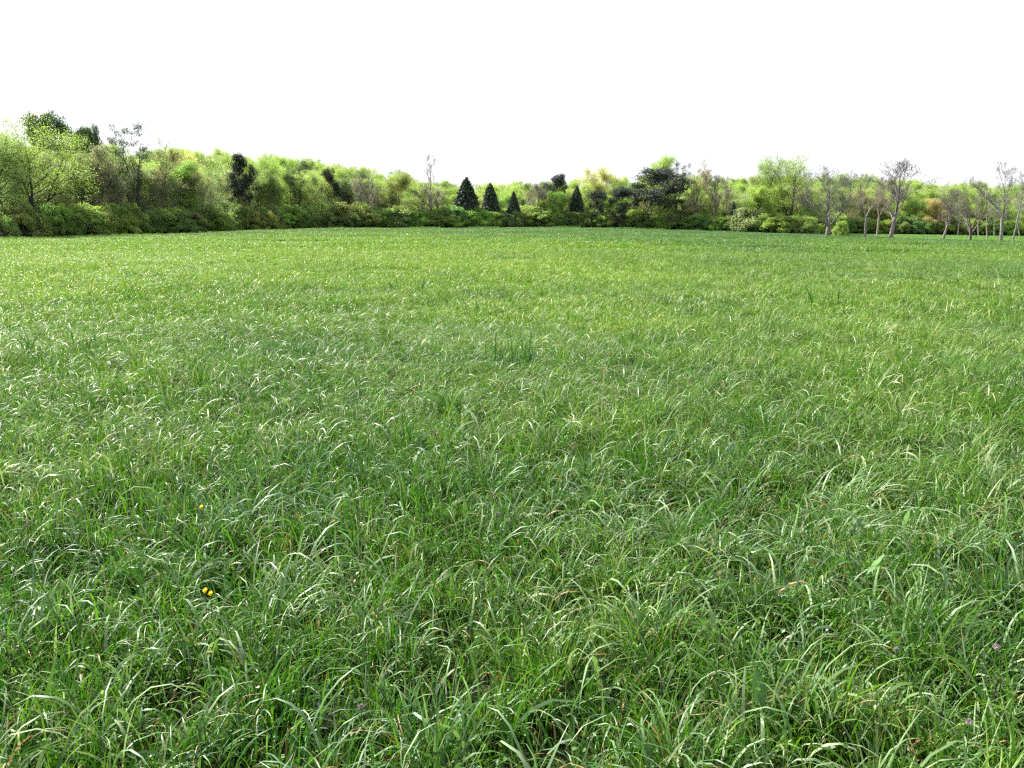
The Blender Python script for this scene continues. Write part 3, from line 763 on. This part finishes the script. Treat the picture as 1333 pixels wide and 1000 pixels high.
place('shrub', 'lime_bush', 1094, 134, 286, 25, None, (.17, .24, .06), GREY, 'light lime green bush beside the trunk of the spreading bare tree', 'shrub', None, 1)

# ------------------------------------------------------------------ flowers and broad leaves in the near grass
def pix_point(px, py, h):
    """the point at height h above the ground seen at a pixel of the photograph"""
    ax = (px - 666.5) / F; ay = (500 - py) / F
    dz = cos(PITCH) * ay - sin(PITCH); dy = cos(PITCH) + sin(PITCH) * ay
    t = (h - CAM_Z) / dz
    return ax * t, dy * t
PET = plain('yellow_petals', (.85, .66, .02), .5, .15); GST = plain('green_stalk', (.06, .14, .03), .6, .2); CLO = plain('pink_clover', (.24, .18, .20), .8, .1); DOCK = plain('dock_leaf', (.07, .17, .035), .5, .3)
STK = plain('dry_stalk', (.42, .34, .2), .7, .1)
def stalk_mesh(h, bx, by, r0=.0016):
    P = [np.array([[0, 0, 0], [bx * .3, by * .3, h * .4], [bx * .7, by * .7, h * .75], [bx, by, h]])]
    V, Fq = tubes(P, [np.array([r0 * 1.4, r0 * 1.2, r0, r0])], [5]); return V, Fq
def flower(px, py, h, label):
    x, y = pix_point(px, py, h); z = float(ground_z(x, y))
    x, y = pix_point(px, py, h + z)
    e = bpy.data.objects.new('yellow_flower', None); C.objects.link(e); e.location = (x, y, z); tag(e, label, 'flower', 'yellow flowers in the grass')
    V, Fq = stalk_mesh(h - .004, 0, 0); link('stem', mesh_np('flower_stem', V, Fq, mats=[GST], smooth=True), e)
    r = np.random.default_rng(int(px)); n = 26; tilt = np.array([.2, .55])
    V = []; Fq = []
    for i in range(n):                       # two rings of narrow petals
        a = i * 2.399; q = .010 if i < 14 else .007; zz = .002 if i < 14 else .006
        ca, sa = cos(a), sin(a); wv = .0024
        pts = [(ca * .002 + sa * wv * .5, sa * .002 - ca * wv * .5, zz), (ca * q * .7 + sa * wv, sa * q * .7 - ca * wv, zz + .004), (ca * q, sa * q, zz + .003), (ca * q * .7 - sa * wv, sa * q * .7 + ca * wv, zz + .004), (ca * .002 - sa * wv * .5, sa * .002 + ca * wv * .5, zz)]
        b = len(V); V += [(p[0], p[1], p[2] + tilt[1] * p[1] + tilt[0] * p[0] + h) for p in pts]; Fq.append([b, b + 1, b + 2, b + 3]); Fq.append([b, b + 3, b + 4, b])
    F4 = np.array([f for f in Fq if len(set(f)) == 4]); F3 = np.array([f[:3] for f in Fq if len(set(f)) == 3])
    link('petals', mesh_np('flower_petals', np.array(V), [F4, F3], mats=[PET]), e)
    a = np.linspace(0, 2 * pi, 9)[:-1]
    Vc = np.array([(cos(q) * .005, sin(q) * .005, h - .003) for q in a] + [(cos(q) * .006, sin(q) * .006, h + .004) for q in a] + [(0, 0, h + .009)])
    j = np.arange(8); k = (j + 1) % 8
    link('flower_centre', mesh_np('flower_centre', Vc, [np.stack([j, k, k + 8, j + 8], 1), np.stack([j + 8, k + 8, np.full(8, 16)], 1)], mats=[PET]), e)
flower(262, 661, .27, 'single yellow flower standing alone in the grass, farther of the yellow blooms')
flower(267, 770, .26, 'yellow flower, upper one of the touching pair in the grass')
flower(274, 774, .25, 'yellow flower, lower one of the touching pair in the grass')

def clover(px, py, h, label, s=1.0):
    x, y = pix_point(px, py, h); z = float(ground_z(x, y)); x, y = pix_point(px, py, h + z)
    e = bpy.data.objects.new('clover_bloom', None); C.objects.link(e); e.location = (x, y, z); tag(e, label, 'flower', 'pink clover blooms in the grass')
    V, Fq = stalk_mesh(h, 0, 0); link('stem', mesh_np('clover_stem', V, Fq, mats=[GST], smooth=True), e)
    r = np.random.default_rng(int(px + py)); n = 60
    v = r.normal(size=(n, 3)); v /= np.linalg.norm(v, axis=1)[:, None]
    q = np.repeat(v, 1, 0) * .008 * s; V = []; Fs = []
    for i in range(n):                        # little florets pointing outward
        d = v[i]; s1 = unit(np.cross(d, [0.3, .2, 1])) * .0016 * s; s2 = unit(np.cross(d, s1)) * .0016 * s; c = d * .003 * s
        b = len(V); tip = d * .0105 * s
        V += [c + s1, c + s2, c - s1, c - s2, tip]
        Fs += [[b, b + 1, b + 4], [b + 1, b + 2, b + 4], [b + 2, b + 3, b + 4], [b + 3, b, b + 4]]
    V = np.array(V); V[:, 2] += h
    link('bloom', mesh_np('clover_head', V, np.array(Fs), mats=[CLO]), e)
for px, py, h, lb, s in [(35, 683, .28, 'pinkish clover bloom at the picture edge in the grass, above the yellow pair', 1.2),
    (262, 733, .26, 'pale purple clover bloom between the single yellow flower and the yellow pair', .8),
    (648, 668, .26, 'small mauve clover bloom in the middle of the grass', .9),
    (470, 920, .25, 'mauve clover bloom low in the front grass beside broad bluish blades', 1.1),
    (1297, 842, .28, 'whitish pink clover bloom high in the grass near the picture corner', 1.2),
    (1167, 845, .26, 'dull pink clover bloom among arching blades, near the whitish one', 1.0),
    (1262, 939, .25, 'dark pink clover bloom lowest in the front corner of the grass', 1.1)]:
    clover(px, py, h, lb, s)

def dock(px, py, h, label, Ln=.17, Wd=.035, az=0.3, lean=.35):
    """one plant with a tall broad leaf and two lower ones"""
    x, y = pix_point(px, py, h); z = float(ground_z(x, y)); x, y = pix_point(px, py, h + z)
    e = bpy.data.objects.new('dock_plant', None); C.objects.link(e); e.location = (x, y, z); tag(e, label, 'plant', 'broad-leaved weeds in the grass')
    for q, (dl, da, dh) in enumerate([(1, 0, 0), (.7, 2.2, -.1), (.75, 4.1, -.12)]):
        k = 9; s = np.linspace(0, 1, k); a = az + da; base = max(h + dh - Ln * dl * .6, .05)
        ln = lean + (.5 if q else 0)
        cx = np.cos(a) * s * Ln * dl * ln; cy = np.sin(a) * s * Ln * dl * ln; cz = base + s * Ln * dl * (1 - .35 * s * ln)
        hw = Wd * dl * np.sin(np.clip(s * .97 + .02, 0, 1) * pi) ** .7 * (1.1 - .5 * s)
        # blade faces the lens loosely; midrib folded inwards
        ax_, ay_ = cos(a + 1.3), sin(a + 1.3)
        Lf = np.stack([cx - ax_ * hw, cy - ay_ * hw, cz + .004 * np.sin(s * 17)], 1); M = np.stack([cx, cy + .006, cz], 1); Rt = np.stack([cx + ax_ * hw, cy + ay_ * hw, cz + .004 * np.cos(s * 15)], 1)
        V = np.concatenate([Lf, M, Rt]); i = np.arange(k - 1)
        Fq = np.concatenate([np.stack([i, i + k, i + k + 1, i + 1], 1), np.stack([i + k, i + 2 * k, i + 2 * k + 1, i + k + 1], 1)])
        link('leaf', mesh_np('dock_leaf', V, Fq, mats=[DOCK], smooth=True), e)
        P = [np.array([[0, 0, 0], [0.003, .002, base * .5], [0, 0, base]])]
        Vs, Fs = tubes(P, [np.array([.003, .0025, .002])], [5])
        if q == 0: link('stem', mesh_np('dock_stem', Vs, Fs, mats=[GST], smooth=True), e)
dock(1176, 670, .29, 'broad pale green dock leaf standing upright above the grass, farthest of three', .11, .022, .3)
dock(1130, 728, .27, 'broad bright green dock leaf slanting above the grass, middle of three', .11, .022, .2, .7)
dock(993, 890, .22, 'wide dark green dock leaf low among the nearest grass', .13, .024, 1.8)

def seed_stalk(px, py, h, label):
    x, y = pix_point(px, py, h); z = float(ground_z(x, y)); x, y = pix_point(px, py, h + z)
    e = bpy.data.objects.new('seed_stalk', None); C.objects.link(e); e.location = (x, y, z); tag(e, label, 'plant', 'tall seed stalks in the grass')
    V, Fq = stalk_mesh(h, .02, 0, .0022); link('stem', mesh_np('seed_stem', V, Fq, mats=[STK], smooth=True), e)
    r = np.random.default_rng(int(px)); n = 90; t = r.random(n)
    P = np.stack([.02 + r.normal(size=n) * .003, r.normal(size=n) * .003, h - .02 + t * .07], 1)
    V, Fq, d = leaves(P, .008, r, 0.5, aspect=.4); link('seed_head', mesh_np('seed_head', V, Fq, d, mats=[STK]), e)
seed_stalk(783, 484, .55, 'tall thin seed stalk rising above the middle of the field')

def big_tuft(px, py, label, R=.22, H=.5, n=170, wd=.010):
    """a darker, coarser clump of upright grass"""
    x, y = pix_point(px, py, .15); z = float(ground_z(x, y)); x, y = pix_point(px, py, .15 + z)
    e = bpy.data.objects.new('grass_clump', None); C.objects.link(e); e.location = (x, y, z); tag(e, label, 'grass clump', 'dark coarse clumps in the field')
    r = np.random.default_rng(int(px * 3 + py)); me = blade_mesh('clump_blades', r, R * 1.6, 9, n / 9, wd, H, 6, wildness=.55, even=.4, mat=MGD)
    tag(link('blades', me, e), kind='stuff')
MGD = grass_material('dark_grass', (.5, .72, .55))
big_tuft(672, 462, 'upright dark green grass clump in the centre of the field', .24, .42, 120)
big_tuft(72, 452, 'dark low grass clump close to the picture edge at mid distance', .8, .34, 260, .014)
big_tuft(1078, 392, 'dark bluish grass clump far out below the spreading bare tree', .5, .36, 120, .016)
big_tuft(172, 388, 'tiny dark grass clump far out in the yellow-green part of the field', .3, .42, 80, .02)
big_tuft(530, 374, 'small brownish dark grass clump near the yellow-green far field', .4, .4, 90, .02)
# 'dark patch of thick grass above the single yellow flower', .7, .30, 420, .010)
